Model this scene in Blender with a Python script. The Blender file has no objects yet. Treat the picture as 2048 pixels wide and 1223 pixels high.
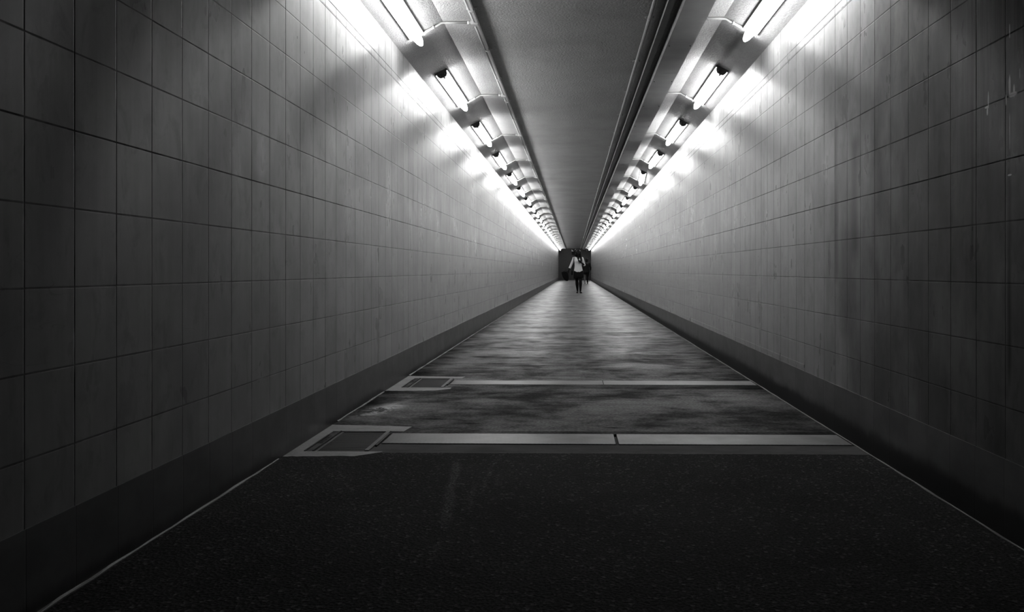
import bpy, bmesh, math, random
from mathutils import Vector, Matrix, Euler

R = random.Random(7)
C = bpy.context.scene.collection
sc = bpy.context.scene

# ------------------------------------------------------------------ dimensions (metres)
XL, XR = -1.279, 1.396          # wall faces
CAMZ = 0.815
ZW, ZC = 2.427, 2.597           # top of wall, flat ceiling
BL, BR = -0.939, 1.056          # where the sloped haunch meets the flat ceiling
Y0, Y1 = -1.2, 70.4             # built length of the tunnel
GX = 1.314                      # edge of the gutter on the right
NL = 26                         # lamps per side

# ------------------------------------------------------------------ node helpers
class NT:
    def __init__(s, name):
        s.m = bpy.data.materials.new(name); s.m.use_nodes = True
        s.t = s.m.node_tree; s.n = s.t.nodes; s.l = s.t.links
        s.b = s.n['Principled BSDF']
        s._pos = None
    def val(s, sock, v):
        if hasattr(v, 'is_output') or isinstance(v, bpy.types.NodeSocket): s.l.new(v, sock)
        else: sock.default_value = v
    def math(s, op, a, b=None, c=None, clamp=False):
        n = s.n.new('ShaderNodeMath'); n.operation = op; n.use_clamp = clamp
        s.val(n.inputs[0], a)
        if b is not None: s.val(n.inputs[1], b)
        if c is not None: s.val(n.inputs[2], c)
        return n.outputs[0]
    def pos(s):
        if s._pos is None:
            g = s.n.new('ShaderNodeNewGeometry'); x = s.n.new('ShaderNodeSeparateXYZ')
            s.l.new(g.outputs['Position'], x.inputs[0]); s._pos = x.outputs
            s._posv = g.outputs['Position']
        return s._pos
    def vec(s, x, y, z):
        n = s.n.new('ShaderNodeCombineXYZ')
        for i, v in enumerate((x, y, z)): s.val(n.inputs[i], v)
        return n.outputs[0]
    def svec(s, sx, sy, sz):
        p = s.pos()
        return s.vec(s.math('MULTIPLY', p[0], sx), s.math('MULTIPLY', p[1], sy), s.math('MULTIPLY', p[2], sz))
    def noise(s, v, scale, detail=4, rough=.55, dist=0):
        n = s.n.new('ShaderNodeTexNoise')
        s.l.new(v, n.inputs['Vector']); n.inputs['Scale'].default_value = scale
        n.inputs['Detail'].default_value = detail; n.inputs['Roughness'].default_value = rough
        n.inputs['Distortion'].default_value = dist
        return n.outputs[0]
    def white(s, v):
        n = s.n.new('ShaderNodeTexWhiteNoise'); n.noise_dimensions = '3D'
        s.l.new(v, n.inputs['Vector']); return n.outputs['Value']
    def ramp(s, f, a, b, lo=0., hi=1., smooth=True):
        n = s.n.new('ShaderNodeMapRange'); n.interpolation_type = 'SMOOTHSTEP' if smooth else 'LINEAR'
        s.val(n.inputs[0], f); s.val(n.inputs[1], a); s.val(n.inputs[2], b); s.val(n.inputs[3], lo); s.val(n.inputs[4], hi)
        return n.outputs[0]
    def mul(s, *a):
        r = a[0]
        for x in a[1:]: r = s.math('MULTIPLY', r, x)
        return r
    def grey(s, v):
        n = s.n.new('ShaderNodeCombineColor')
        for i in range(3): s.val(n.inputs[i], v)
        return n.outputs[0]
    def base(s, v): s.val(s.b.inputs['Base Color'], s.grey(v) if isinstance(v, bpy.types.NodeSocket) else (v, v, v, 1))
    def rough(s, v): s.val(s.b.inputs['Roughness'], v)
    def bump(s, h, strength=.3, dist=.01):
        n = s.n.new('ShaderNodeBump'); s.l.new(h, n.inputs['Height'])
        n.inputs['Strength'].default_value = strength; n.inputs['Distance'].default_value = dist
        s.l.new(n.outputs[0], s.b.inputs['Normal'])

def plain(name, g, rough=.6, spec=.5, metal=0., var=.12, scale=14):
    t = NT(name); p = t.pos()
    n = t.noise(t._posv, scale, 5)
    t.base(t.ramp(n, .25, .75, g*(1-var), g*(1+var), False)); t.rough(rough)
    t.b.inputs['Specular IOR Level'].default_value = spec; t.b.inputs['Metallic'].default_value = metal
    return t.m

def gauss(t, v, c, w):      # soft band around c
    d = t.math('ABSOLUTE', t.math('SUBTRACT', v, c)); return t.ramp(d, w, 0.)

def tile_wall(name, off, right):
    t = NT(name); p = t.pos(); u, v = p[1], p[2]
    # joints
    def joint(c, o, wvar_seed):
        k = t.math('DIVIDE', t.math('SUBTRACT', c, o), .2)
        fr = t.math('ABSOLUTE', t.math('SUBTRACT', t.math('FRACT', t.math('ADD', k, .5)), .5))
        d = t.math('MULTIPLY', fr, .2)
        idx = t.math('FLOOR', t.math('ADD', k, .5))
        return d, idx
    du, iu = joint(u, off, 1); dv, iv = joint(v, .172, 2)
    tu = t.math('FLOOR', t.math('DIVIDE', t.math('SUBTRACT', u, off), .2))
    tv = t.math('FLOOR', t.math('DIVIDE', t.math('SUBTRACT', v, .172), .2))
    wu = t.white(t.vec(iu, tv, 3.3)); wu1 = t.white(t.vec(iu, 8.8, 1.7)); wv = t.white(t.vec(7.1, t.math('MULTIPLY', iv, 1.37), 2.2))
    mu = t.mul(t.ramp(du, .0036, .0018), t.math('ADD', .68, t.math('ADD', t.mul(wu, .2), t.mul(wu1, .3))))
    mv = t.mul(t.ramp(dv, .0034, .0014), t.math('ADD', .55, t.mul(wv, .45)), t.math('LESS_THAN', v, 2.2), t.math('GREATER_THAN', v, .3))
    d2 = t.math('ABSOLUTE', t.math('SUBTRACT', v, 2.222)); m2 = t.mul(t.ramp(d2, .005, .002), .7)
    ln = t.math('MAXIMUM', t.math('MAXIMUM', mu, mv), m2)
    ln = t.mul(ln, t.ramp(t.noise(t.svec(1, 1, 1), 9, 3), .3, .6, .7, 1.))
    # tile tone, smudges and fine vertical runs
    tone = t.ramp(t.white(t.vec(tu, tv, 5.5)), 0, 1, .90, 1.06, False)
    sm = t.ramp(t.noise(t.svec(1, 1.6, 1.1), 2.3, 6, .6), .3, .7, .80, 1.10)
    sm2 = t.ramp(t.noise(t.svec(1, 6, 3.5), 2.0, 5, .65, .6), .32, .50, .80, 1.)
    run = t.ramp(t.noise(t.svec(1, 26, .9), 1.0, 4, .6), .34, .6, .94, 1.02)
    spk = t.ramp(t.noise(t.svec(1, 1, 1), 42, 2, .5), .77, .81, 1., .80)
    alb = t.mul(.195, tone, sm, sm2, run, spk)
    # scuff strokes low down
    sc1 = t.noise(t.svec(1, 1.1, 6), 2.2, 2, .45, .4)
    scuff = t.mul(t.ramp(t.math('ABSOLUTE', t.math('SUBTRACT', sc1, .5)), .006, .001), gauss(t, v, .78, .42), t.ramp(t.noise(t.svec(1, 1, 1), 1.4, 2), .5, .62))
    alb = t.mul(alb, t.math('SUBTRACT', 1., t.mul(scuff, .22)))
    if right:
        # water-stained stretch close to the camera and two older stain columns
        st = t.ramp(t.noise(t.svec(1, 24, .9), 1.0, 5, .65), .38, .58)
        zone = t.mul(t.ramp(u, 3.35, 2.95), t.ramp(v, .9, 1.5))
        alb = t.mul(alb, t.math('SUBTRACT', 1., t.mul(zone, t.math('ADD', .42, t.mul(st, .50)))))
        ent = t.mul(t.ramp(t.math('ADD', u, t.mul(t.noise(t.svec(1, 1.2, .7), 1.6, 5, .6), 2.2)), 6.0, 4.9), t.ramp(t.noise(t.svec(1, 2, .8), 1.8, 5, .6), .3, .6, .38, .62))  # smudged dirt plus darker colour standing in for light fall-off near the camera
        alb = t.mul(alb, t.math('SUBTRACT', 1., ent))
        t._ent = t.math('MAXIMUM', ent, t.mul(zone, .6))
        edge = t.mul(t.noise(t.svec(1, 30, 3), 1., 4), .02)
        uu = t.math('ADD', u, edge)
        for c, w, z0, z1, s in ((4.565, .042, .80, 1.58, .78), (4.27, .080, .92, 1.45, .75), (4.42, .10, .5, 1.05, .28),
                                (2.765, .016, .5, 2.2, .75), (3.02, .012, .9, 2.2, .6), (3.16, .10, 1.70, 2.2, .75), (4.72, .06, .55, .97, .35)):
            m = t.mul(gauss(t, uu, c + .01, w*1.3), t.ramp(v, z0 - .08, z0 + .02), t.ramp(v, z1 + .06, z1 - .02))
            alb = t.mul(alb, t.math('SUBTRACT', 1., t.mul(m, s)))
        dep = None
        nz = t.noise(t.svec(1, 60, 16), 1., 4, .6)
        for c, z, w, h, s in ((2.742, 1.374, .045, .013, .65), (2.762, 1.405, .011, .060, .7), (2.735, 1.385, .010, .035, .7), (2.785, 1.365, .006, .03, .7), (2.915, 1.366, .022, .007, .6), (2.903, 1.39, .007, .05, .55), (2.91, 1.350, .008, .022, .7),
                              (2.762, 1.58, .004, .04, .45), (2.762, 1.12, .022, .006, .6), (2.762, 1.26, .004, .10, .55), (2.70, 1.43, .004, .03, .4)):
            m = t.mul(gauss(t, u, c, w), gauss(t, v, z, h)); m = t.mul(t.ramp(t.mul(m, t.math('ADD', .35, nz)), .22, .45), s)
            dep = m if dep is None else t.math('MAXIMUM', dep, m)
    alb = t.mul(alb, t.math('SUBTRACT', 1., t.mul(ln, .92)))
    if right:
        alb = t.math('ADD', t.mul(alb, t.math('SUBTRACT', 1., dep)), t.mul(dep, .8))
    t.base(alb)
    rg = t.ramp(t.noise(t.svec(1, 3, 1.4), 2, 4), .3, .7, .27, .35)
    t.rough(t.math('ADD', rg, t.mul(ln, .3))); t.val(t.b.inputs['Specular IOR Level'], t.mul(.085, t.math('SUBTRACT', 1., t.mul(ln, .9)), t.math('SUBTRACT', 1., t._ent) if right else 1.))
    t.val(t.b.inputs['Tangent'], t.vec(0., 0., 1.)); t.val(t.b.inputs['Anisotropic'], 1.)
    wob = t.noise(t.svec(1, 1, 1), 5, 3)
    t.bump(t.math('ADD', t.mul(ln, -.8), t.math('ADD', t.mul(wob, .12), t.mul(t.white(t.vec(tu, tv, 9.9)), .10))), .35, .004)
    return t.m

def skirting_mat(name, off, right):
    t = NT(name); p = t.pos(); u, v = p[1], p[2]
    k = t.math('DIVIDE', t.math('SUBTRACT', u, off), .2)
    fr = t.mul(t.math('ABSOLUTE', t.math('SUBTRACT', t.math('FRACT', t.math('ADD', k, .5)), .5)), .2)
    idx = t.math('FLOOR', t.math('ADD', k, .5))
    ln = t.mul(t.ramp(fr, .0028, .0011), t.math('ADD', .4, t.mul(t.white(t.vec(idx, 4., 2.)), .6)))
    tone = t.ramp(t.white(t.vec(t.math('FLOOR', k), 1., 1.)), 0, 1, .85, 1.1, False)
    sm = t.ramp(t.noise(t.svec(1, 2, 3), 3, 5, .6), .3, .7, .7, 1.1)
    lim = t.math('ADD', .01, t.mul(t.noise(t.svec(1, 7, 1), 1.2, 5, .7), .10 if right else .055))
    dirt = t.ramp(v, t.math('ADD', lim, -.03), t.math('ADD', lim, .02), .18, 1.)
    t.base(t.mul(.085, tone, sm, dirt, t.math('SUBTRACT', 1., t.mul(ln, .8)))); t.rough(.45)
    t.bump(t.mul(ln, -1.), .3, .004)
    return t.m

def ceiling_mat(name, g, bump=.5, scale=55):
    t = NT(name); p = t.pos()
    f = t.noise(t.svec(1, 1, 1), scale, 4, .6); b = t.noise(t.svec(1, 1, 1), 1.7, 5, .6)
    crack = t.ramp(t.math('ABSOLUTE', t.math('SUBTRACT', t.noise(t.svec(1, .7, 1), 3, 2, .5, 1.5), .5)), .0, .006, .82, 1.)
    t.base(t.mul(g, t.ramp(f, .3, .7, .85, 1.1), t.ramp(b, .3, .7, .82, 1.08), crack)); t.rough(.36 if name.startswith('grey') else .5); t.b.inputs['Specular IOR Level'].default_value = .06 if name.startswith('grey') else .3
    if name.startswith('grey'): t.val(t.b.inputs['Tangent'], t.vec(1., 0., 0.)); t.val(t.b.inputs['Anisotropic'], 1.)
    t.bump(f, bump, .02)
    return t.m

def floor_mat():
    t = NT('tunnel_floor'); p = t.pos(); x, y = p[0], p[1]
    # --- concrete slabs
    a = t.noise(t.svec(1, 1, 1), 1.6, 8, .66, .4); b = t.noise(t.svec(1.0, 1.7, 1), 4.5, 6, .62); c = t.noise(t.svec(1, 1, 1), 60, 3)
    band = t.noise(t.svec(.28, 1.1, 1), 1.35, 5, .62)
    slab = t.white(t.vec(t.math('FLOOR', t.math('DIVIDE', t.math('SUBTRACT', y, .7), 2.5)), 2., 4.))
    mx = t.math('ADD', t.mul(a, .5), t.math('ADD', t.mul(b, .25), t.mul(band, .25)))
    con = t.mul(t.ramp(mx, .41, .60, .04, .19), t.ramp(c, .3, .7, .7, 1.25), t.ramp(slab, 0, 1, .85, 1.1, False))
    # damp, dirty margins beside both walls and grit bands in front of the channel covers
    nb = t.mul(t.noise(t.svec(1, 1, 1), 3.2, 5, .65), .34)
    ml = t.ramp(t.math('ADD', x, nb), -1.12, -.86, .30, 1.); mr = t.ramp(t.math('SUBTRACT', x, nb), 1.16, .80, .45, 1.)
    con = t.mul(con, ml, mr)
    pal = t.mul(t.ramp(t.noise(t.svec(1, 1, 1), 7, 6, .7, .8), .46, .54), gauss(t, t.math('ADD', y, t.mul(x, -1.2)), 6.33, .30), gauss(t, x, -1.13, .16))
    con = t.math('ADD', con, t.mul(pal, .35))
    for y0, y1, s in ((4.245, 4.31, .55), (5.86, 6.055, .45)):
        e = t.mul(t.noise(t.svec(2, 2, 1), 3, 4), .05)
        con = t.mul(con, t.math('SUBTRACT', 1., t.mul(t.ramp(t.math('ADD', y, e), y0, y0 + .03), t.ramp(y, y1 + .01, y1), s, t.ramp(x, -.6, -.2))))
    for cx, cy, w, h in ((.2, 4.42, .07, .025), (-.55, 4.52, .10, .018), (.62, 4.40, .05, .012), (.02, 4.43, .12, .006), (-.78, 4.66, .12, .035), (.66, 5.02, .04, .015)):
        m = t.mul(gauss(t, t.math('ADD', x, t.mul(b, .06)), cx + .03, w), gauss(t, t.math('ADD', y, t.mul(a, .04)), cy + .02, h))
        con = t.mul(con, t.math('SUBTRACT', 1., t.mul(m, .8)))
    # --- coarse asphalt in front
    v = t.n.new('ShaderNodeTexVoronoi'); t.l.new(t._posv, v.inputs['Vector']); v.inputs['Scale'].default_value = 95
    ag = t.noise(t.svec(1, 1, 1), 120, 3, .6); big = t.noise(t.svec(1, 1, 1), 2.0, 5, .6)
    stone = t.ramp(t.white(v.outputs['Color']), .88, 1., .95, 3.4)
    asp = t.mul(t.ramp(ag, .35, .7, .007, .034), stone, t.ramp(big, .3, .7, .7, 1.25))
    wig = t.mul(t.math('SUBTRACT', t.noise(t.svec(1, 1, 1), 9, 4, .6), .5), .06)
    wob = t.mul(t.math('SUBTRACT', t.noise(t.svec(1, 1, 1), 25, 3, .6), .5), .02)
    for x0, y0, x1, y1, w, s in ((-.50, 3.65, -.42, 2.75, .030, .9), (-.385, 3.3, -.36, 2.95, .022, .5), (-.30, 3.45, -.29, 3.2, .016, .4), (-.345, 3.62, -.34, 3.1, .016, .35), (-.40, 2.6, -.40, 2.4, .012, .5)):
        k = (x1 - x0)/(y1 - y0)
        d = t.math('SUBTRACT', t.math('ADD', x, wig), t.math('ADD', x0, t.mul(t.math('SUBTRACT', y, y0), k)))
        m = t.mul(t.ramp(t.math('ABSOLUTE', d), w, 0.), t.ramp(y, y1 - .1, y1 + .1), t.ramp(y, y0 + .02, y0 - .15), t.ramp(ag, .38, .62))
        asp = t.math('ADD', asp, t.mul(m, .075*s))
    edge = t.math('ADD', y, t.math('ADD', t.mul(wig, .35), wob))
    isc = t.ramp(edge, 3.79, 3.81)
    strip = t.mul(isc, t.ramp(y, 3.995, 3.985))
    con = t.math('ADD', t.mul(con, t.math('SUBTRACT', 1., strip)), t.mul(strip, t.mul(.095, t.ramp(b, .3, .7, .8, 1.15))))
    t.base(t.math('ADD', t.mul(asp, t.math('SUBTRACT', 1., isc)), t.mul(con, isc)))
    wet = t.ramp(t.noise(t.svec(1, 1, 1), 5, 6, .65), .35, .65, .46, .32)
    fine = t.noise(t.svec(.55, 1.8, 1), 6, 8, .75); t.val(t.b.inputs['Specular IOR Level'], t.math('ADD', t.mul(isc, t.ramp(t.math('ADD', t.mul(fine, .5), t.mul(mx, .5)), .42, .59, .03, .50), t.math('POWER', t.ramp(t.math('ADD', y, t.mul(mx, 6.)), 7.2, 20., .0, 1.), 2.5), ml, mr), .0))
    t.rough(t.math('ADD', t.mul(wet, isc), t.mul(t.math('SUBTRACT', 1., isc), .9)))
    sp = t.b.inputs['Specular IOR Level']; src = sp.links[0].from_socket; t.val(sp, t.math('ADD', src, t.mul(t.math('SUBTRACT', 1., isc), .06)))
    h = t.math('ADD', t.mul(isc, t.math('ADD', t.mul(b, .35), t.mul(c, .12))), t.mul(t.math('SUBTRACT', 1., isc), t.mul(v.outputs['Distance'], 1.1)))
    t.bump(h, .45, .006)
    return t.m

def concrete_mat(name, g):
    t = NT(name); t.pos()
    a = t.noise(t.svec(1, 1, 1), 5, 6, .65); b = t.noise(t.svec(1, 1, 1), 70, 3)
    t.base(t.mul(g*.55, t.ramp(a, .3, .7, .65, 1.15), t.ramp(b, .3, .7, .85, 1.1))); t.rough(.55); t.bump(b, .4, .004)
    return t.m

def tread_mat():
    t = NT('tread_plate'); p = t.pos()
    n = t.n.new('ShaderNodeTexWave'); n.wave_type = 'BANDS'; n.bands_direction = 'DIAGONAL'
    t.l.new(t.svec(30, 55, 0), n.inputs['Vector']); n.inputs['Scale'].default_value = 1.0; n.inputs['Distortion'].default_value = 1.2
    a = t.noise(t.svec(1, 1, 1), 4, 5, .6)
    t.base(t.mul(.125, t.ramp(a, .3, .7, .5, 1.2), t.ramp(n.outputs[1], 0, 1, .88, 1.06, False), t.ramp(p[0], -.9, .5, .7, 1.08))); t.rough(.42)
    t.bump(n.outputs[1], .25, .004)
    return t.m

def emit_mat(name, s):
    t = NT(name); t.base(.8); t.b.inputs['Emission Color'].default_value = (1, 1, 1, 1); t.b.inputs['Emission Strength'].default_value = s
    return t.m

M = dict(
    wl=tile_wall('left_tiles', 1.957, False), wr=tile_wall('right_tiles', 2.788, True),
    sl=skirting_mat('left_skirting_tiles', 1.957, False), sr=skirting_mat('right_skirting_tiles', 2.788, True),
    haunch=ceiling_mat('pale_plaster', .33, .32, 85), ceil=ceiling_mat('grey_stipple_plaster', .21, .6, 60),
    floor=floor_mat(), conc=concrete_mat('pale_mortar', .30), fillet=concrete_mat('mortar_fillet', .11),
    iron=plain('cast_iron', .020, .6, .15), ironl=plain('worn_steel', .085, .5, .2), tread=tread_mat(),
    white_metal=plain('white_enamel', .55, .4), dark_and_unlit_plastic=plain('dark_and_unlit_plastic', .03, .5), end_grey=plain('grey_plastic', .45, .5),  # the dark tone also puts the shade of unlit lamp ends into colour
    glow=emit_mat('lit_diffuser', 37.0),
    pipe=plain('painted_conduit', .36, .5), pipe_d=plain('grey_conduit', .36, .45), tray=plain('grey_tray', .22, .5, scale=4, var=.2), box=plain('dark_trunking', .14, .5),
    far=plain('dark_end_wall', .045, .6, .08), black=plain('black_cloth', .008, .8, .08), shirt=plain('white_cotton', .80, .7, .08, var=.04),
    skin=plain('deep_brown_skin', .012, .5, .08), skin_l=plain('lighter_skin', .10, .5, .08), hair=plain('black_hair', .006, .45, .08), bag=plain('dark_bag_cloth', .007, .7, .08),
    shoe=plain('dark_shoe', .012, .5, .08), eye=plain('eye_white', .05, .3), darkc=plain('dark_clothes', .012, .8, .08), pale=plain('pale_mark', .35, .5), shoe_l=plain('grey_shoe', .09, .5, .08))

# ------------------------------------------------------------------ mesh helpers
def box(bm, x0, x1, y0, y1, z0, z1, mi=0):
    v = [bm.verts.new(p) for p in ((x0,y0,z0),(x1,y0,z0),(x1,y1,z0),(x0,y1,z0),(x0,y0,z1),(x1,y0,z1),(x1,y1,z1),(x0,y1,z1))]
    for f in ((3,2,1,0),(4,5,6,7),(0,1,5,4),(1,2,6,5),(2,3,7,6),(3,0,4,7)):
        bm.faces.new([v[i] for i in f]).material_index = mi
def loft(bm, rings, caps=(True, True), mi=0, smooth=True):
    vs = [[bm.verts.new(p) for p in r] for r in rings]; n = len(rings[0])
    for a, b in zip(vs, vs[1:]):
        for i in range(n):
            f = bm.faces.new((a[i], a[(i+1) % n], b[(i+1) % n], b[i])); f.material_index = mi; f.smooth = smooth
    if caps[0]: bm.faces.new(vs[0][::-1]).material_index = mi
    if caps[1]: bm.faces.new(vs[-1]).material_index = mi
def tube(bm, pts, r, n=10, caps=(True, True)):
    pts = [Vector(p) for p in pts]; rs = r if isinstance(r, (list, tuple)) else [r]*len(pts)
    rings = []; up = None
    for i, p in enumerate(pts):
        d = (pts[min(i+1, len(pts)-1)] - pts[max(i-1, 0)]).normalized()
        if up is None: up = Vector((0, 0, 1)) if abs(d.z) < .9 else Vector((1, 0, 0))
        s = d.cross(up).normalized(); up = s.cross(d).normalized()
        rings.append([p + (s*math.cos(2*math.pi*k/n) + up*math.sin(2*math.pi*k/n))*rs[i] for k in range(n)])
    loft(bm, rings, caps)
def ball(bm, c, r, seg=14, rings=9):
    rx, ry, rz = r if isinstance(r, (list, tuple)) else (r, r, r)
    m = Matrix.Translation(Vector(c)) @ Matrix.Diagonal((rx, ry, rz, 1))
    bmesh.ops.create_uvsphere(bm, u_segments=seg, v_segments=rings, radius=1, matrix=m)
def bevel(bm, w, seg=2):
    bmesh.ops.bevel(bm, geom=list(bm.edges), offset=w, segments=seg, affect='EDGES', clamp_overlap=True)
def obj(name, bm, mats, parent=None, smooth=False):
    bmesh.ops.recalc_face_normals(bm, faces=bm.faces)
    me = bpy.data.meshes.new(name); bm.to_mesh(me); bm.free()
    for m in (mats if isinstance(mats, (list, tuple)) else [mats]): me.materials.append(m)
    if smooth:
        for p in me.polygons: p.use_smooth = True
    o = bpy.data.objects.new(name, me); C.objects.link(o)
    if parent: o.parent = parent
    return o
def NB(): return bmesh.new()
def tag(o, label, cat, group=None):
    o['label'] = label; o['category'] = cat
    if group: o['group'] = group
    return o
def thing(name, label, cat, loc=(0, 0, 0), rot=(0, 0, 0), group=None):
    o = bpy.data.objects.new(name, None); C.objects.link(o); o.empty_display_size = .1
    o.location = loc; o.rotation_euler = rot
    return tag(o, label, cat, group)
def struct(name, bm, m, label):
    o = obj(name, bm, m); o['kind'] = 'structure'; o['label'] = label; o['category'] = name.split('_')[0]; return o
def copy_thing(src, label):
    c = src.copy(); C.objects.link(c); c['label'] = label
    for ch in src.children:
        d = ch.copy(); C.objects.link(d); d.parent = c
        for g in ch.children:
            e = g.copy(); C.objects.link(e); e.parent = d
    return c
ORD = ['first','second','third','fourth','fifth','sixth','seventh','eighth','ninth','tenth','eleventh','twelfth','thirteenth','fourteenth','fifteenth','sixteenth','seventeenth','eighteenth','nineteenth','twentieth','twenty-first','twenty-second','twenty-third','twenty-fourth','twenty-fifth','twenty-sixth']
def ordinal(k):
    return 'nearest' if k == 0 else 'farthest' if k == NL-1 else ORD[k]

# ------------------------------------------------------------------ the shell
bm = NB(); box(bm, XL-.12, XL, Y0, Y1, -.25, ZW+.02); struct('wall_left', bm, M['wl'], 'left tunnel wall of square glazed tiles')
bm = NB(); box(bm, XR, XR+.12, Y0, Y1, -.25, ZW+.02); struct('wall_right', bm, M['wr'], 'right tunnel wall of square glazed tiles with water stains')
bm = NB(); box(bm, XL-.12, XR+.12, Y1, Y1+.12, -.25, 2.63); struct('wall_back', bm, M['far'], 'dark wall closing the far end of the tunnel')
bm = NB(); box(bm, XL, XL+.004, Y0, Y1, -.10, .212); struct('baseboard_left', bm, M['sl'], 'dark tiled skirting along the left wall')
bm = NB(); box(bm, XR-.004, XR, Y0, Y1, -.10, .205); struct('baseboard_right', bm, M['sr'], 'dark tiled skirting along the right wall above the gutter')
bm = NB(); box(bm, XR-.002, XR, 5.2, Y1, .225, .243); struct('trim_3', bm, M['wr'], 'narrow lip of tile above the right skirting')

# slightly proud tile band under the top course
for nm, x0, x1, m, s in (('trim_1', XL, XL+.0008, M['wl'], 'left'), ('trim_2', XR-.0008, XR, M['wr'], 'right')):
    bm = NB(); box(bm, x0, x1, Y0, Y1, 2.180, 2.218); struct(nm, bm, m, 'narrow raised band below the top row of tiles on the %s wall' % s)

# ceiling: sloped haunch, pale edge strip, stippled middle, pale edge strip, sloped haunch
prof = [(XL, ZW), (BL, ZC), (-.705, ZC), (.70, ZC), (BR, ZC), (XR, ZW)]
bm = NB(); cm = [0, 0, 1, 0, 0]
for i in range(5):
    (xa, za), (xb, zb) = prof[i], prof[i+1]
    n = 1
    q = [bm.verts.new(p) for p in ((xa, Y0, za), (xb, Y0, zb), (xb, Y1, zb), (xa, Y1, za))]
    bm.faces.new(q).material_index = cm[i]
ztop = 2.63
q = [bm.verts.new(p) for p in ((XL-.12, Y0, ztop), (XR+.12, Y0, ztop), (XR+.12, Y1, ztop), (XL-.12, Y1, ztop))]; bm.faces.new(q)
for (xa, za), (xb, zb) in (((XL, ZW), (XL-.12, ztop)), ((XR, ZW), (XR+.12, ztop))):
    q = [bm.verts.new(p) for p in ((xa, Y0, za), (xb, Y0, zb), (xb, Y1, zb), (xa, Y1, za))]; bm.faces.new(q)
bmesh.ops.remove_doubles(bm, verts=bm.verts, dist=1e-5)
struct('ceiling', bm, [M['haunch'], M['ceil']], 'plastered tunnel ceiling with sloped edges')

# floor built as one stepped surface: slabs, joints, slots, pits and gutter
P1 = (-1.173, -.923, 3.817, 4.287); P2 = (-1.155, -.905, 5.900, 6.400)
SL = [(3.981, 3.993), (6.058, 6.068)]          # open slots in front of the covers
RC = [(3.993, 4.243, -.908), (6.068, 6.292, -.889)]  # recesses that hold the covers
JT = [8.23, 11.15, 13.65, 16.2, 18.9, 21.6, 24.3, 27, 32, 37, 42, 47, 52, 57, 62, 67]
xs = sorted({XL, P1[0], P1[1], P2[0], P2[1], -.908, -.889, 1.300, GX, XR})
ys = {Y0, Y1, 0., 2., 3.79}
for p in (P1, P2): ys |= {p[2], p[3]}
for s in SL: ys |= set(s)
for r in RC: ys |= {r[0], r[1]}
for j in JT: ys |= {j-.007, j+.007}
ys = sorted(ys)
def height(x, y):
    if x > GX: return -.055
    for p in (P1, P2):
        if p[0] < x < p[1] and p[2] < y < p[3]: return -.16
    for (a, b), r in zip(SL, RC):
        if a < y < b and r[2] < x < 1.300: return -.05
        if r[0] < y < r[1] and r[2] < x < 1.300: return -.013
    for j in JT:
        if abs(y-j) < .007: return -.02
    return 0.
bm = NB()
H = [[height((xs[i]+xs[i+1])/2, (ys[j]+ys[j+1])/2) for j in range(len(ys)-1)] for i in range(len(xs)-1)]
def quad(*p): bm.faces.new([bm.verts.new(q) for q in p])
for i in range(len(xs)-1):
    for j in range(len(ys)-1):
        h = H[i][j]; a, b, c, d = xs[i], xs[i+1], ys[j], ys[j+1]
        quad((a,c,h), (b,c,h), (b,d,h), (a,d,h))
        if i+1 < len(xs)-1 and H[i+1][j] != h: quad((b,c,h), (b,c,H[i+1][j]), (b,d,H[i+1][j]), (b,d,h))
        if j+1 < len(ys)-1 and H[i][j+1] != h: quad((a,d,h), (b,d,h), (b,d,H[i][j+1]), (a,d,H[i][j+1]))
bmesh.ops.remove_doubles(bm, verts=bm.verts, dist=1e-6)
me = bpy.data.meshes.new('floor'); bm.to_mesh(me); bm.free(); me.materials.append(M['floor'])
fl = bpy.data.objects.new('floor', me); C.objects.link(fl); fl['kind'] = 'structure'; fl['label'] = 'worn concrete tunnel floor with dark asphalt in front'; fl['category'] = 'floor'

# mortar fillet at the foot of the left wall, and lip of the gutter on the right
def ragged_strip(bm, x, y0, y1, w, h, step=.11, gap=.0):
    y = y0
    prev = None
    while y < y1 + 1e-6:
        ww = w*(.55 + .9*R.random()); hh = h*(.6 + .7*R.random())
        sgn = 1 if w > 0 else -1
        cur = [bm.verts.new(p) for p in ((x, y, -.01), (x + ww, y, -.01), (x + ww*.8, y, hh*.5), (x, y, hh))]
        if prev:
            for k in range(4): bm.faces.new((prev[k], prev[(k+1) % 4], cur[(k+1) % 4], cur[k]))
        else: bm.faces.new(cur)
        prev = cur; y += step*(.7 + .6*R.random())
    bm.faces.new(prev)
bm = NB()
for a, b in ((Y0, 3.66), (4.56, 5.72), (6.56, 30.)): ragged_strip(bm, XL+.004, a, b, .009, .006)
struct('trim_4', bm, M['fillet'], 'pale mortar fillet at the foot of the left wall')
bm = NB(); ragged_strip(bm, GX-.004, Y0, 30., -.008, .003); struct('trim_5', bm, M['fillet'], 'pale crumbling lip along the gutter on the right')

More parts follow.
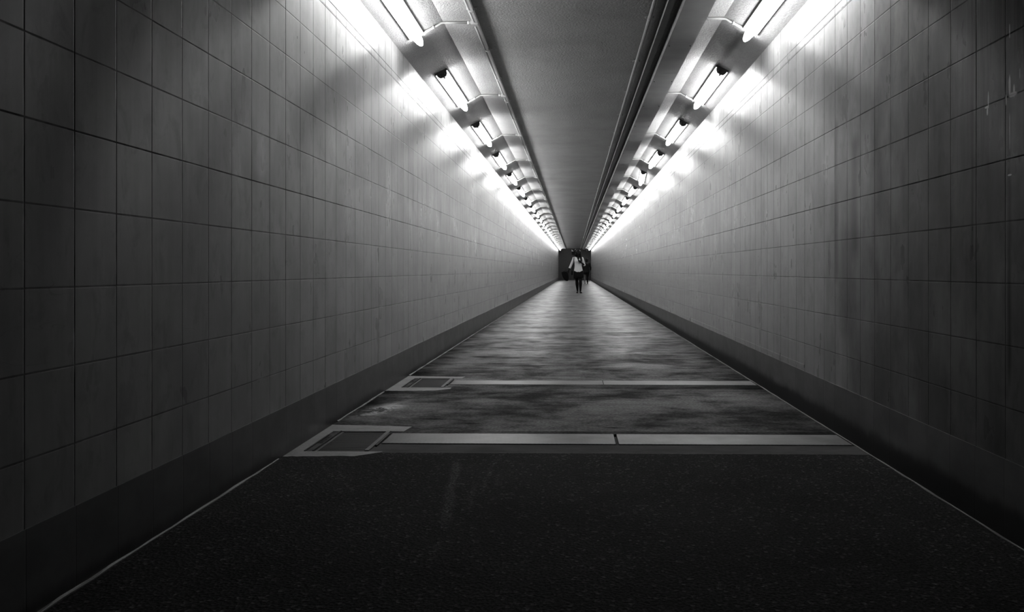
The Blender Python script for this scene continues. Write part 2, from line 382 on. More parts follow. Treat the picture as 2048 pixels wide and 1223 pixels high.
# mortar surrounds of the two drain grates
def surround(name, P, y0, y1, xr, label):
    def line(xa, ya, xb, yb, n, amp):
        return [(xa+(xb-xa)*k/n + (R.random()-.5)*amp, ya+(yb-ya)*k/n + (R.random()-.5)*amp) for k in range(n)]
    x0 = XL+.005
    outer = line(x0, y0, xr-.10, y0+.01, 12, .014) + line(xr-.10, y0+.01, xr, y0+.10, 3, .01) + [(xr, P[2]+.02), (xr, P[3]-.02)] + line(xr, y1-.05, x0, y1, 12, .012) + [(x0, y1)]
    bm = NB(); z = .0015
    # four overlapping-free slabs round the opening: front, back, left, right
    def slab(pts):
        t = [bm.verts.new((x, y, z)) for x, y in pts]; b = [bm.verts.new((x, y, -.012)) for x, y in pts]
        bm.faces.new(t); bm.faces.new(b[::-1]); n = len(pts)
        for k in range(n): bm.faces.new((t[k], b[k], b[(k+1) % n], t[(k+1) % n]))
    yf, yb = P[2]-.004, P[3]+.004
    slab([(x0, yf)] + line(x0, y0, xr-.10, y0+.015, 14, .012) + [(xr-.10, y0+.015), (xr, y0+.10), (xr, yf)])
    slab([(x0, yb), (xr, yb)] + line(xr+.02, y1-.045, x0, y1, 14, .010) + [(x0, y1)])
    slab([(x0, yf), (P[0]-.045, yf), (P[0]-.045, yb), (x0, yb)])
    return struct(name, bm, M['conc'], label)
surround('trim_6', P1, 3.700, 4.470, -.86, 'pale mortar surround of the nearer drain grate')
surround('trim_7', P2, 5.735, 6.540, -.85, 'pale mortar surround of the farther drain grate')

# ------------------------------------------------------------------ drain grates
def grate(P, label):
    x0, x1, y0, y1 = P; cx, cy = (x0+x1)/2, (y0+y1)/2
    t = thing('drain_grate', label, 'drain grate', (cx, cy, 0), group='drain grates by the left wall')
    w, l = (x1-x0)/2, (y1-y0)/2
    bm = NB()
    box(bm, w-.020, w-.001, -l+.001, l-.001, -.030, .006); box(bm, -w+.001, -w+.012, -l+.001, l-.001, -.030, -.002)
    box(bm, -w+.012, w-.020, -l+.001, -l+.008, -.030, -.002); box(bm, -w+.012, w-.020, l-.008, l-.001, -.030, -.002)
    obj('grate_frame', bm, M['ironl'], t)
    bm = NB(); n = 19
    for k in range(n):
        y = -l + .008 + (2*l-.016)*(k+.5)/n
        box(bm, -w+.012, w-.020, y-.0088, y+.0088, -.026, -.004)
    for x in (-.05, .03): box(bm, x-.004, x+.004, -l+.008, l-.008, -.028, -.012)
    obj('grate_bars', bm, M['iron'], t)
    bm = NB(); box(bm, w+.003, w+.013, -l*.55, l*.7, -.012, .008); obj('edge_bar', bm, M['iron'], t)
    bm = NB(); box(bm, -w-.044, -w-.036, -l+.0, l*.6, -.012, .004); box(bm, -w-.006, -w-.001, -l, l, -.02, .005); obj('edge_angle', bm, M['iron'], t)
    return t
grate(P1, 'dark iron drain grate in the floor by the left wall, nearer of the two')
grate(P2, 'dark iron drain grate in the floor by the left wall, farther of the two')

# ------------------------------------------------------------------ channel cover plates
def cover(x0, x1, y0, y1, label):
    bm = NB(); box(bm, x0, x1, y0, y1, -.0125, .002); bevel(bm, .0015, 1)
    bmesh.ops.translate(bm, verts=bm.verts, vec=(-(x0+x1)/2, -(y0+y1)/2, 0))
    o = obj('channel_cover', bm, M['tread']); o.location = ((x0+x1)/2, (y0+y1)/2, 0)
    tag(o, label, 'drain cover', 'channel cover plates across the floor')
cover(-.906, .196, 3.996, 4.240, 'left cover plate of the nearer channel, running from the grate to the black gap')
cover(.210, 1.297, 3.996, 4.240, 'right cover plate of the nearer channel, from the black gap to the right wall')
cover(-.887, .209, 6.071, 6.289, 'left cover plate of the farther channel, starting at the smaller grate')
cover(.213, 1.297, 6.071, 6.289, 'right cover plate of the farther channel, ending at the right wall')

# ------------------------------------------------------------------ tube lamps on the sloped edges
TH = math.radians(26.565)
def lamp(label):
    t = thing('tube_lamp', label, 'lamp')
    bm = NB()
    box(bm, -.053, .053, 0, 1.44, -.008, -.001); box(bm, -.055, -.0525, -.002, 1.44, -.019, -.0005); box(bm, .0525, .055, -.002, 1.44, -.019, -.0005)
    obj('base_plate', bm, M['white_metal'], t)
    bm = NB(); box(bm, -.056, .056, -.006, -.002, -.017, -.0005); obj('end_lip', bm, M['dark_and_unlit_plastic'], t)  # plate's unlit near end, its shade put in as a dark colour
    # lit diffuser: rounded trough that narrows at both ends
    n = 9
    def ring(y, s, d):
        pts = []
        for k in range(n):
            a = math.pi*k/(n-1)
            pts.append((math.cos(a)*.0335*s, y, -.028 - math.sin(a)**.8*.056*d if 0 < k < n-1 else -.028))
        return [(.0335*s, y, -.010)] + pts + [(-.0335*s, y, -.010)]
    bm = NB(); rings = [ring(.022, .97, .97), ring(.05, 1, 1), ring(1.33, 1, 1), ring(1.41, .86, .93), ring(1.475, .62, .76)]
    loft(bm, rings, (True, True)); obj('diffuser', bm, M['glow'], t)
    # dark lamp holder facing the entrance
    bm = NB()
    def sec(y, s, z):
        return [(x*s, y, zz*z) for x, zz in ((-.047, -.0175), (-.030, -.0175), (.030, -.0175), (.047, -.0175), (.042, -.034), (.028, -.053), (.011, -.060), (-.011, -.060), (-.028, -.053), (-.042, -.034))]
    loft(bm, [sec(-.004, .92, .96), sec(.004, 1, 1.), sec(.021, 1.0, 1.)], smooth=False)
    box(bm, -.044, .044, -.0015, .021, -.018, -.0082)
    obj('lamp_holder', bm, M['dark_and_unlit_plastic'], t)
    bm = NB(); tube(bm, [(.004, .012, -.056), (.004, .008, -.072)], [.009, .006], 8); obj('holder_clip', bm, M['dark_and_unlit_plastic'], t)
    for q in (-1, 1):
        bm = NB(); ball(bm, (q*.016, -.005, -.036), .010); obj('knob', bm, M['dark_and_unlit_plastic'], t)
    bm = NB(); loft(bm, [[(x*.63, 1.474, z*.78) for x, _, z in ring(0, 1, 1)], [(x*.60, 1.492, z*.74) for x, _, z in ring(0, 1, 1)]], smooth=False)
    obj('end_cap', bm, M['end_grey'], t)
    return t
proto = {}
def lamp_y(side, k): return (4.68 + 2.53*k) if side < 0 else (4.62 + 2.53*k)
master = None
for side, word in ((-1, 'left'), (1, 'right')):
    X = 1.131 if side < 0 else 1.243
    z = (2.2515 + CAMZ - .5*X) if side < 0 else (2.31 + CAMZ - .5*X)
    for k in range(NL):
        lab = '%s lit tube lamp from the front on the %s ceiling slope' % (ordinal(k), word)
        if k in (0, NL-1): lab = '%s lit tube lamp of the row on the %s ceiling slope' % (ordinal(k), word)
        if side > 0 and k == 4: lab = 'lit tube lamp hanging crooked on the right ceiling slope, fifth from the front'
        if master is None: master = lamp(lab); o = master
        else: o = copy_thing(master, lab)
        o['group'] = 'tube lamps along the %s ceiling slope' % word
        o.location = (side*X, lamp_y(side, k), z)
        rot = Euler((0, side*TH, 0)).to_matrix()
        if side > 0 and k == 4:
            rz = Matrix.Rotation(math.radians(-3.4), 3, 'Z')
            piv = Vector((0, .75, 0)); o.location = Vector(o.location) + rot @ (piv - rz @ piv)
            rot = rot @ rz
        else:
            rot = rot @ Matrix.Rotation(math.radians(R.uniform(-.25, .25)), 3, 'Z')
        o.rotation_euler = rot.to_euler()

# ------------------------------------------------------------------ branch conduits from each lamp
def branch(side, label):
    t = thing('branch_conduit', label, 'conduit')
    bend = BL if side < 0 else BR; X = 1.131 if side < 0 else 1.243
    s = -side                                   # direction towards the middle
    ux, uz = .8944, .4472
    r = .0085; off = .0105
    # local frame: origin on the bend of the ceiling, x towards the middle
    d = (abs(bend) - X)                         # negative: lamp lies towards the wall
    def slope(a): return (s*(-a*ux) + s*off*.447, 0, -a*uz - off*.894)
    a1 = (X - abs(bend))/ux - .057
    L = (.939-.727) if side < 0 else (1.056-.893)
    pts = [slope(a1), slope(.04), (s*-.012, 0, -off*1.3), (s*.03, 0, -off), (s*L, 0, -off)]
    bm = NB(); tube(bm, pts, r, 10); obj('conduit_pipe', bm, M['pipe'], t, True)
    bm = NB(); sx, _, sz = slope(a1*.5)
    for dy in (-.014, .014): ball(bm, (sx, dy, sz + .004), .008, 8, 6)
    tube(bm, [(sx - .007*ux*s, 0, sz - .007*uz), (sx + .007*ux*s, 0, sz + .007*uz)], .0105, 10); obj('saddle', bm, M['pipe'], t)
    if side < 0:
        bm = NB(); box(bm, L-.012, L+.045, -.03, .03, -.032, -.001); bevel(bm, .004, 2); obj('junction_box', bm, M['pipe'], t)
        bm = NB(); tube(bm, [(L-.035, 0, -off), (L-.012, 0, -off)], .0125, 10); obj('coupling', bm, M['pipe'], t)
    return t
for side, word in ((-1, 'left'), (1, 'right')):
    src = None
    for k in range(NL):
        lab = 'thin pale conduit feeding the %s lamp %son the %s' % (ordinal(k), '' if k in (0, NL-1) else 'from the front ', word)
        if src is None: src = branch(side, lab); o = src
        else: o = copy_thing(src, lab)
        o['group'] = 'branch conduits to the %s lamps' % word
        o.location = (BL if side < 0 else BR, lamp_y(side, k) + 1.405, ZC)

# ------------------------------------------------------------------ long runs under the ceiling
def run_thing(name, label, cat, x): return thing(name, label, cat, (x, 0, ZC))
t = run_thing('ceiling_conduit', 'thin pale conduit run along the left part of the ceiling with boxes', 'conduit', -.700)
ysb = [lamp_y(-1, k) + 1.405 for k in range(NL)]
bm = NB(); tube(bm, [(-.0135, Y0, -.0115), (-.0135, Y1-.02, -.0115)], .0105, 10); obj('conduit_pipe', bm, M['pipe'], t, True)
bm = NB(); box(bm, -.001, .016, Y0, Y1-.02, -.026, -.0005); obj('trunking', bm, M['pipe'], t)
def saddles(t, y, n, step, r, z, dx, skip=()):
    src = None
    for k in range(n):
        if src is None:
            bm = NB(); tube(bm, [(0, -.009, 0), (0, .009, 0)], r, 10); box(bm, -r-.016, r+.016, -.008, .008, -z-.0005 if False else abs(z)-.006, abs(z)-.0005)
            for q in (-1, 1): ball(bm, (q*(r+.011), 0, abs(z)-.009), .006, 8, 6)
            src = o = obj('saddle', bm, M['pipe_d'], t)
        else:
            o = src.copy(); C.objects.link(o); o.parent = t
        o.location = (dx, y + step*k, z)
saddles(t, 1.6, 65, 1.045, .0185, -.0125, .004)
t = run_thing('ceiling_conduit', 'grey round conduit under the ceiling, left of the cable trunking', 'conduit', .530)
bm = NB(); tube(bm, [(0, Y0, -.0165), (0, Y1-.02, -.0165)], .0135, 12); obj('conduit_pipe', bm, M['pipe_d'], t, True)
saddles(t, .98, 55, 1.255, .0155, -.0165, 0)
t = run_thing('cable_trunking', 'narrow dark box trunking between the round conduit and the wide tray', 'trunking', .633)
bm = NB(); box(bm, -.021, .021, Y0, Y1-.02, -.042, -.0005); obj('trunking_body', bm, M['box'], t)
bm = NB(); box(bm, -.0235, -.0205, Y0, Y1-.02, -.044, -.006); obj('lit_side_strip', bm, M['pipe_d'], t)  # paler strip on the left face: lamp light put into its colour
t = thing('cable_tray', 'wide grey boxed cable tray running under the right side of the ceiling', 'cable tray', (.793, 0, ZC))
ty = Y0; k = 0; src = None; TS = 2.36
bm = NB(); box(bm, -.090, .088, Y0, Y1-.02, -.090, -.0005); obj('tray_body', bm, M['tray'], t)
n = int((Y1-.02-Y0)/TS)
for k in range(n):
    if src is None:
        bm = NB(); box(bm, -.096, .095, 0, TS-.005, -.0975, -.0905); box(bm, -.096, -.092, 0, TS-.005, -.0905, -.072); box(bm, .092, .095, 0, TS-.005, -.0905, -.03)
        src = o = obj('tray_cover', bm, M['tray'], t)
        o.location.y = .25-TS*0
        for q in (-.078, .080):
            for yy in (.3, 1.45):
                bm = NB(); tube(bm, [(q, yy, -.101), (q, yy, -.0976)], .006, 8); s = obj('screw', bm, M['iron'], o)
    else:
        o = src.copy(); C.objects.link(o); o.parent = t
        if k < 8:
            for g in src.children:
                e = g.copy(); C.objects.link(e); e.parent = o
    o.location = (0, .25 + (k-.0)*TS - (TS if k == n-1 and .25 + (k+1)*TS > Y1 else 0) + 0, 0)

# ------------------------------------------------------------------ people
def remeshed(build, voxel, smooth=4):
    bm = NB(); build(bm); bmesh.ops.recalc_face_normals(bm, faces=bm.faces)
    me = bpy.data.meshes.new('tmp'); bm.to_mesh(me); bm.free()
    o = bpy.data.objects.new('tmp', me); C.objects.link(o)
    r = o.modifiers.new('r', 'REMESH'); r.mode = 'VOXEL'; r.voxel_size = voxel
    s = o.modifiers.new('s', 'SMOOTH'); s.iterations = smooth; s.factor = .5
    dg = bpy.context.evaluated_depsgraph_get(); dg.update()
    m2 = bpy.data.meshes.new_from_object(o.evaluated_get(dg))
    bpy.data.objects.remove(o); bpy.data.meshes.remove(me)
    b2 = NB(); b2.from_mesh(m2); bpy.data.meshes.remove(m2)
    return b2
def limb(bm, pts, rs, sx=1., n=14):
    pts = [Vector(p) for p in pts]; out = []; rr = []
    for i in range(len(pts)-1):
        for k in range(4):
            f = k/4; out.append(pts[i].lerp(pts[i+1], f)); rr.append(rs[i]*(1-f) + rs[i+1]*f)
    out.append(pts[-1]); rr.append(rs[-1]); tube(bm, out, rr, n)
    for p, r in zip(pts, rs): ball(bm, p, r)
def torso(bm, secs, grow=0., n=20, z0=None, caps=(True, True), vdip=0., face=-1):
    rings = []
    for (x, y, z, rx, ry) in secs:
        rings.append([(x + (rx+grow)*math.cos(2*math.pi*k/n), y + (ry+grow)*math.sin(2*math.pi*k/n), z) for k in range(n)])
    loft(bm, rings, caps)
def head_shape(bm, c, f, r):           # c head centre, f facing (-1 to the camera), r half height
    x, y, z = c
    ball(bm, (x, y, z + .018), (r*.70, r*.83, r*.86), 18, 12)
    ball(bm, (x, y + f*r*.16, z - r*.30), (r*.58, r*.60, r*.66), 16, 10)      # jaw and cheeks
    ball(bm, (x, y + f*r*.80, z - r*.16), (r*.10, r*.20, r*.15), 10, 8)       # nose
    ball(bm, (x, y + f*r*.70, z + r*.08), (r*.09, r*.10, r*.30), 8, 6)        # bridge
    ball(bm, (x, y + f*r*.66, z - r*.48), (r*.23, r*.11, r*.075), 10, 8)      # mouth
    ball(bm, (x, y + f*r*.62, z - r*.82), (r*.22, r*.17, r*.16), 10, 8)       # chin
    for s in (-1, 1):
        ball(bm, (x + s*r*.70, y - f*r*.02, z - r*.10), (r*.09, r*.17, r*.26), 10, 8)   # ear
        ball(bm, (x + s*r*.28, y + f*r*.72, z + r*.17), (r*.20, r*.10, r*.07), 8, 6)    # brow
def hand(bm, wrist, direc, palmn, side, curl, scale=1.):
    d = Vector(direc).normalized(); nrm = Vector(palmn); nrm = (nrm - d*nrm.dot(d)).normalized(); a = d.cross(nrm).normalized()*side
    w = Vector(wrist)
    limb(bm, [w - d*.01, w + d*.035*scale, w + d*.075*scale], [.020*scale, .022*scale, .020*scale])
    for k in (-1.4, -.45, .45, 1.4): limb(bm, [w + d*.02*scale + a*k*.008*scale, w + d*.08*scale + a*k*.018*scale], [.013*scale, .012*scale])
    for k, L in ((-1.4, .86), (-.45, 1.), (.45, .95), (1.4, .76)):
        p = w + d*.080*scale + a*k*.019*scale; pts = [p - d*.015*scale, p]; ang = curl*.5
        for seg in (.034, .026, .020):
            q = d*math.cos(ang) + nrm*math.sin(ang); p = p + q*seg*L*scale; pts.append(p); ang += curl
        limb(bm, pts, [.0095*scale, .0092*scale, .0085*scale, .0078*scale, .0068*scale], n=10)
    p = w + d*.025*scale + a*-.024*scale; pts = [p]
    for seg, k in ((.035, .9), (.026, .45), (.02, .25)):
        q = (d*.75 - a*k + nrm*.45).normalized(); p = p + q*seg*scale; pts.append(p)
    limb(bm, pts, [.012*scale, .0105*scale, .0095*scale, .008*scale], n=10)
def foot(bm, ankle, f, L=.20, r=.030, zs=.0, toe=0.):
    x, y, z = ankle
    ball(bm, (x, y - f*.025, zs + .032), (.030, .036, .034), 12, 8)
    limb(bm, [(x, y - f*.02, zs+.040), (x + toe*.4, y + f*L*.35, zs+.034), (x + toe, y + f*L*.66, zs+.022)], [.034, .032, .020])
def shoe_obj(ankle, f, parent, mat, toe=0., zs=0.):
    def b(bm):
        x, y, z = ankle
        n = 16; rings = []
        for s, w, h in ((-.075, .018, .035), (-.062, .032, .062), (-.02, .037, .070), (.04, .038, .060), (.09, .042, .048), (.125, .036, .036), (.148, .014, .020)):
            cx = x + toe*max(0, s)/.14
            rings.append([(cx + w*math.cos(2*math.pi*k/n), y + f*s, zs + max(0, h*.5 + h*.5*math.sin(2*math.pi*k/n))) for k in range(n)])
        loft(bm, rings)
    bm = NB(); b(bm)
    return obj('shoe', bm, mat, parent, True)

def pz(zx, zy, sx=56.1):     # reading of the enlarged photograph, turned into metres beside the woman
    return ((1105 + zx/11.65 - 1148)/sx, CAMZ - (490 + zy/11.65 - 540)/sx)

# ---- the woman in the white blouse
WX, WY = .168, 30.4
wom = thing('person', 'person in white blouse and black skirt walking with a dark bag in one hand', 'person', (WX, WY, 0))
def L(zx, zy, y=0.):
    a, b = pz(zx, zy); return Vector((a - WX, y, b))
shR, shL = L(500, 300, .0), L(690, 308, .0)
elR, wrR = L(445, 430, .03), L(385, 565, -.02)
elL, wrL = L(742, 462, .02), L(672, 408, -.15)
hipR, hipL = Vector((-.085, 0, .76)), Vector((.075, 0, .76))
knR, knL = Vector((-.066, .03, .435)), Vector((.062, -.10, .455))
anR, anL = Vector((-.042, .08, .085)), Vector((.058, -.10, .075))
hc = L(600, 188, -.01)
secs = [(-.01, 0, .70, .155, .105), (-.008, 0, .78, .158, .108), (-.012, 0, .88, .126, .092), (-.018, 0, .97, .108, .082), (-.02, 0, 1.06, .112, .092), (-.018, -.012, 1.13, .122, .106), (-.018, 0, 1.20, .124, .090), (-.016, .005, 1.255, .105, .065), (-.015, .01, 1.285, .055, .050)]
def wbody(bm):
    torso(bm, secs)
    limb(bm, [(-.015, .01, 1.25), (-.016, .005, 1.31), hc - Vector((0, -.01, .05))], [.052, .045, .046])
    head_shape(bm, hc, -1, .108)
    for sh, el, wr in ((shR, elR, wrR), (shL, elL, wrL)):
        limb(bm, [sh.lerp(Vector((-.016, 0, 1.24)), .35), sh, sh.lerp(el, .5), el, el.lerp(wr, .3), wr], [.040, .043, .038, .032, .031, .021])
    for hp, kn, an in ((hipR, knR, anR), (hipL, knL, anL)):
        limb(bm, [hp, hp.lerp(kn, .5), kn, kn.lerp(an, .3), an], [.082, .068, .054, .060, .032])
    foot(bm, anR, -1); foot(bm, anL, -1)
    hand(bm, wrR, (-.42, -.10, -.9), (.9, -.2, -.4), 1, .75)
    hand(bm, wrL, (-.72, -.35, .55), (-.3, .8, .3), -1, .55)
bm = remeshed(wbody, .0055, 4); body = obj('body', bm, M['skin'], wom, True)
for s in (-1, 1):
    bm = NB(); ball(bm, hc + Vector((s*.031, -.079, .006)), (.011, .008, .006), 10, 6); obj('eye', bm, M['eye'], body)
# blouse
def wblouse(bm):
    top = [q for q in secs if q[2] >= .87]
    bs = [(-.012, 0, .765, .160, .128), (-.012, 0, .83, .150, .116)] + [(x, y, z, rx+.016, ry+.016) for x, y, z, rx, ry in top]
    n = 22; torso(bm, bs, n=n)
    for sh, el, wr, e in ((shR, elR, wrR, .80), (shL, elL, wrL, .18)):
        end = el.lerp(wr, e)
        limb(bm, [sh.lerp(Vector((-.016, 0, 1.24)), .5), sh], [.05, .051])
        tube(bm, [sh + Vector((0, 0, .0)), sh.lerp(el, .5), el, end], [.050, .045, .041, .039], 16)
        ball(bm, el, .041)
bm = remeshed(wblouse, .007, 3)
# open the neck in a V and dip the hem at the front
dele = []
for v in bm.verts:
    x, y, z = v.co; dx = abs(x + .016)
    if z > 1.255 and dx < .075 and y > -.03: dele.append(v)
    elif y < -.02 and z > 1.165 + dx*1.55 and dx < .075: dele.append(v)
    if z < .80: v.co.z += .035 - .075*max(0, 1 - dx/.15)
bmesh.ops.delete(bm, geom=dele, context='VERTS')
bl = obj('blouse', bm, M['shirt'], wom, True)
for s in (-1, 1):
    bm = NB(); c = -.016
    pts = [(c + s*.062, .02, 1.292), (c + s*.070, -.055, 1.262), (c + s*.088, -.098, 1.205), (c + s*.040, -.122, 1.165), (c + s*.012, -.122, 1.158), (c + s*.050, -.070, 1.262)]
    a = [bm.verts.new(p) for p in pts]; b = [bm.verts.new((p[0], p[1]-.006, p[2]+.003)) for p in pts]
    bm.faces.new(a); bm.faces.new(b[::-1])
    for k in range(6): bm.faces.new((a[k], a[(k+1) % 6], b[(k+1) % 6], b[k]))
    obj('collar', bm, M['shirt'], bl)
# skirt
bm = NB(); n = 28; rings = []
for z, x, rx, ry in ((.83, -.012, .130, .096), (.79, -.011, .148, .108), (.74, -.010, .172, .120), (.66, -.008, .180, .132), (.58, -.008, .184, .142), (.530, -.008, .182, .146)):
    rings.append([(x + rx*math.cos(2*math.pi*k/n)*(1 + .015*math.cos(7*2*math.pi*k/n)*(.85-z)/.3), ry*math.sin(2*math.pi*k/n) - (.85-z)*.08, z + (.018*math.cos(2*math.pi*k/n) if z < .55 else 0)) for k in range(n)])
loft(bm, rings); obj('skirt', bm, M['black'], wom, True)
# hair: cap, length down the back and a lock over the left shoulder
def whair(bm):
    ball(bm, hc + Vector((0, .022, .034)), (.100, .104, .098), 18, 12)
    limb(bm, [hc + Vector((-.062, .02, .03)), hc + Vector((-.082, .0, -.04)), hc + Vector((-.086, .0, -.10)), hc + Vector((-.060, .01, -.15))], [.042, .040, .034, .018])
    limb(bm, [hc + Vector((.058, .0, .03)), hc + Vector((.080, -.02, -.06)), hc + Vector((.094, -.065, -.16)), hc + Vector((.105, -.095, -.25)), hc + Vector((.112, -.10, -.32))], [.044, .044, .038, .032, .014])
    limb(bm, [hc + Vector((0, .07, 0)), hc + Vector((0, .085, -.12)), hc + Vector((0, .10, -.24))], [.075, .075, .055])
bm = remeshed(whair, .007, 2)
bmesh.ops.delete(bm, geom=[v for v in bm.verts if v.co.y < hc.y - .062 and abs(v.co.x - hc.x) < .055 and v.co.z < hc.z + .062], context='VERTS')
obj('hair', bm, M['hair'], wom, True)
for an, toe in ((anR, -.012), (anL, .03)): shoe_obj(an, -1, wom, M['shoe'], toe)
# bag swung from her right hand
hp = wrR + Vector((-.42, -.10, -.9)).normalized()*.10
bagt = thing('handbag', 'dark handbag swinging from the hand of the person in the white blouse', 'bag', Vector((WX, WY, 0)) + hp)
def rb(zx, zy): q = L(zx, zy); return Vector((q.x - hp.x, 0, q.z - hp.z))
outl = [rb(205, 630), rb(250, 605), rb(335, 606), rb(372, 690), rb(378, 760), rb(362, 826), rb(330, 832), rb(282, 812), rb(240, 740)]
cen = sum(outl, Vector())/len(outl)
bm = NB(); rings = []
for y, s in ((-.055, .86), (-.045, .97), (0, 1.03), (.045, .97), (.055, .86)):
    rings.append([cen + (q-cen)*s + Vector((0, y, 0)) for q in outl])
loft(bm, rings); bb = obj('bag_body', bm, M['bag'], bagt); 
m = bb.modifiers.new('bev', 'BEVEL'); m.width = .012; m.segments = 3
bm = NB()
for y in (-.03, .03):
    a, b = rb(262, 618), rb(362, 672)
    tube(bm, [a + Vector((.0, y, -.012)), a + Vector((.06, y*.8, .06)), Vector((-.012, y*.3, .022)), Vector((.010, y*.3, .010)), b + Vector((.0, y*.8, .03)), b + Vector((-.012, y, -.03))], .007, 8)
obj('handle', bm, M['bag'], bagt)
# shoulder bag: strap in front of the shoulder, pouch behind the hip
sbt = thing('shoulder_bag', 'dark thin-strapped bag hung from the shoulder of the person in white blouse', 'bag', (WX, WY, 0))
bm = NB()
pa = [L(505, 236, .01), L(503, 250, -.06), L(500, 290, -.115), L(497, 350, -.135), L(490, 430, -.12), L(478, 520, -.10), L(462, 575, -.05), Vector((-.238, .05, .80))]
pb = [L(505, 236, .01), L(502, 256, .075), L(497, 300, .125), L(492, 380, .14), L(478, 480, .13), Vector((-.238, .10, .80))]
for pp in (pa, pb):
    rings = []
    for i, q in enumerate(pp):
        rings.append([q + Vector((-.010, 0, 0)), q + Vector((.010, 0, 0)), q + Vector((.010, 0, .004)) + Vector((0, .006, 0)), q + Vector((-.010, .006, .004))])
    loft(bm, rings, smooth=False)
obj('strap', bm, M['bag'], sbt)
bm = NB(); box(bm, -.268, -.212, .02, .19, .63, .81); bevel(bm, .02, 3); obj('pouch', bm, M['bag'], sbt, True)

# ---- the far person in dark clothes
FX, FY = .745, 50.9
far = thing('person', 'person in dark clothes with bare lower legs far down the tunnel by the right wall', 'person', (FX, FY, 0))
f = 1                                     # walking away
fsh = [Vector((-.165, 0, 1.215)), Vector((.165, 0, 1.215))]
fel = [Vector((-.215, -.02, .96)), Vector((.245, .03, .97))]
fwr = [Vector((-.19, .06, .76)), Vector((.235, .10, .77))]
fhp = [Vector((-.085, 0, .76)), Vector((.085, 0, .76))]
fkn = [Vector((-.115, .02, .43)), Vector((.045, .09, .44))]
fan = [Vector((-.085, -.10, .10)), Vector((.060, .12, .075))]
fhc = Vector((.01, .0, 1.40))
fsecs = [(0, 0, .70, .15, .10), (0, 0, .80, .15, .10), (0, 0, .92, .135, .09), (0, 0, 1.02, .14, .095), (0, 0, 1.14, .155, .10), (0, 0, 1.21, .125, .075), (0, 0, 1.26, .055, .05)]
def fbody(bm):
    torso(bm, fsecs)
    limb(bm, [(0, 0, 1.22), (0, 0, 1.28), fhc - Vector((0, 0, .05))], [.055, .048, .05]); head_shape(bm, fhc, f, .108)
    for i in (0, 1):
        limb(bm, [fsh[i]*.7 + Vector((0, 0, .37)), fsh[i], fel[i], fel[i].lerp(fwr[i], .3), fwr[i]], [.045, .046, .034, .032, .022])
        limb(bm, [fhp[i], fhp[i].lerp(fkn[i], .5), fkn[i], fkn[i].lerp(fan[i], .3), fan[i]], [.085, .07, .05, .051, .031])
        foot(bm, fan[i], f, zs=.0)
    hand(bm, fwr[0], (0, .2, -1), (1, 0, 0), 1, .5); hand(bm, fwr[1], (0, .2, -1), (-1, 0, 0), -1, .5)
bm = remeshed(fbody, .007, 4); fb = obj('body', bm, M['skin_l'], far, True)
for s in (-1, 1):
    bm = NB(); ball(bm, fhc + Vector((s*.031, f*.079, .006)), (.011, .008, .006), 10, 6); obj('eye', bm, M['eye'], fb)
def ftop(bm):
    torso(bm, [(x, y, z, rx+.02, ry+.02) for x, y, z, rx, ry in fsecs[:-1]] + [(0, 0, 1.245, .085, .065)])
    for i in (0, 1):
        limb(bm, [fsh[i]*.6 + Vector((0, 0, .49)), fsh[i]], [.05, .06]); tube(bm, [fsh[i], fsh[i].lerp(fel[i], .55), fel[i], fel[i].lerp(fwr[i], .75)], [.06, .058, .052, .045], 16); ball(bm, fel[i], .05)
bm = remeshed(ftop, .008, 3); obj('dark_top', bm, M['darkc'], far, True)
def fshorts(bm):
    torso(bm, [(0, 0, .68, .185, .13), (0, 0, .74, .18, .13), (0, 0, .84, .165, .115)])
    for i in (0, 1): tube(bm, [fhp[i], fhp[i].lerp(fkn[i], .45), fhp[i].lerp(fkn[i], .62 if i == 0 else .95)], [.105, .09, .082], 16)
bm = remeshed(fshorts, .008, 2); obj('shorts', bm, M['darkc'], far, True)
def fhair(bm):
    ball(bm, fhc + Vector((0, -f*.018, .03)), (.090, .102, .098), 18, 12); limb(bm, [fhc + Vector((0, -f*.06, 0)), fhc + Vector((0, -f*.07, -.09))], [.07, .05])
bm = remeshed(fhair, .008, 2)
bmesh.ops.delete(bm, geom=[v for v in bm.verts if v.co.y*f > fhc.y*f + .06 and v.co.z < fhc.z + .06], context='VERTS')
obj('hair', bm, M['hair'], far, True)
shoe_obj(fan[0], f, far, M['shoe_l']); shoe_obj(fan[1], f, far, M['shoe_l'])
# dark cover round the leg that reads black
bm = NB(); p = [fkn[1] + Vector((0, 0, .03)), fkn[1].lerp(fan[1], .3), fan[1] + Vector((0, 0, .01))]; tube(bm, p, [.060, .060, .042], 14); obj('dark_leg_cover', bm, M['darkc'], far, True)

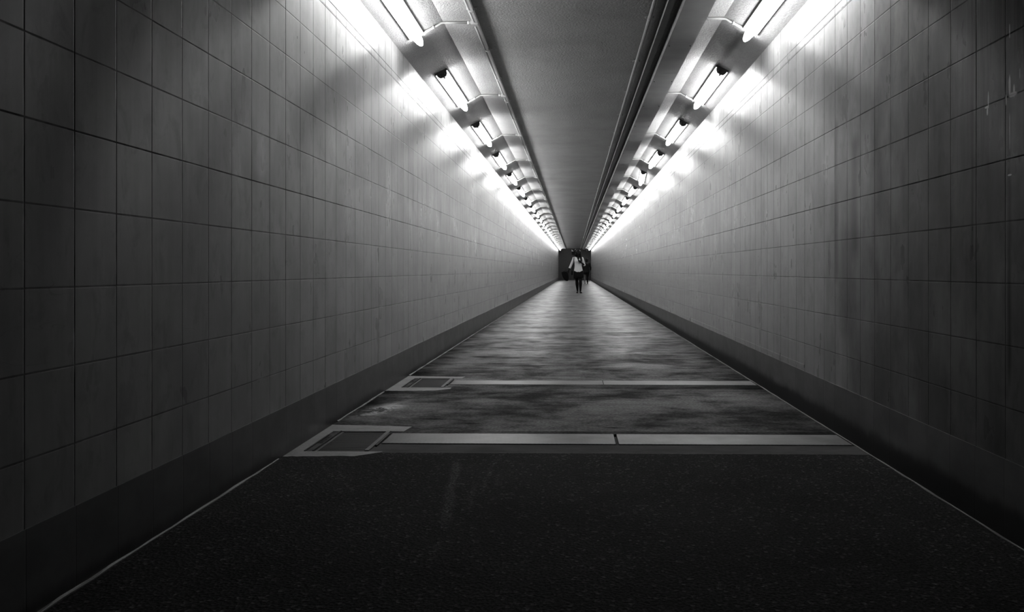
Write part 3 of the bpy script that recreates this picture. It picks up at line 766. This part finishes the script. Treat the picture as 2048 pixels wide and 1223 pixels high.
# ------------------------------------------------------------------ fixtures at the far end
t = thing('end_wall_sign', 'small dark sign box with two pale triangles high on the far end wall', 'sign', (-.02, Y1-.002, 2.30))
bm = NB(); box(bm, -.17, .17, -.10, 0, -.22, .06); bevel(bm, .02, 2); obj('sign_box', bm, M['bag'], t)
bm = NB(); box(bm, -.20, .24, -.04, 0, .062, .285); obj('sign_board', bm, M['iron'], t)
bm = NB()
for tri in (((-.18, .07), (-.18, .25), (-.02, .07)), ((.06, .15), (.22, .26), (.12, .26))):
    a = [bm.verts.new((x, -.048, z)) for x, z in tri]; b = [bm.verts.new((x, -.040, z)) for x, z in tri]
    bm.faces.new(a); bm.faces.new(b[::-1])
    for k in range(3): bm.faces.new((a[k], a[(k+1) % 3], b[(k+1) % 3], b[k]))
obj('pale_triangles', bm, M['pale'], t)
t = thing('ceiling_fixture', 'small dark round fixture hung under the ceiling beside the last right lamp', 'fixture', (.98, 69.5, ZC))
bm = NB(); ball(bm, (0, 0, -.16), (.12, .12, .11), 16, 10); obj('dome', bm, M['bag'], t, True)
bm = NB(); tube(bm, [(0, 0, -.12), (0, 0, -.001)], .03, 10); obj('stem', bm, M['dark_and_unlit_plastic'], t)
bm = NB(); box(bm, -.30, -.09, -.02, .02, -.20, -.15); obj('side_arm', bm, M['bag'], t)

# ------------------------------------------------------------------ camera, world, view
cam = bpy.data.cameras.new('camera'); co = bpy.data.objects.new('camera', cam); C.objects.link(co)
YAW = math.radians(1.2); F = 1705.
cam.sensor_width = 36; cam.lens = F/2048*36; cam.clip_start = .05; cam.clip_end = 200
co.location = (0, 0, CAMZ); co.rotation_euler = (math.pi/2, 0, YAW)
vpx = F*math.tan(YAW)
cam.shift_x = -((1148-1024) - vpx)/2048; cam.shift_y = -(611.5-540)/2048
sc.camera = co
w = bpy.data.worlds.new('world'); sc.world = w; w.use_nodes = True
w.node_tree.nodes['Background'].inputs[0].default_value = (0, 0, 0, 1); w.node_tree.nodes['Background'].inputs[1].default_value = 0
vs = sc.view_settings; sc.display_settings.display_device = 'sRGB'
vs.view_transform = 'Standard'; vs.look = 'None'; vs.gamma = 1; vs.use_curve_mapping = False; vs.exposure = 0.
cy = sc.cycles
cy.use_denoising = True; cy.sample_clamp_indirect = 4; cy.max_bounces = 4; cy.diffuse_bounces = 3; cy.glossy_bounces = 2; cy.transmission_bounces = 0
cy.use_adaptive_sampling = True; cy.adaptive_threshold = .08; cy.adaptive_min_samples = 16; cy.caustics_reflective = False; cy.caustics_refractive = False
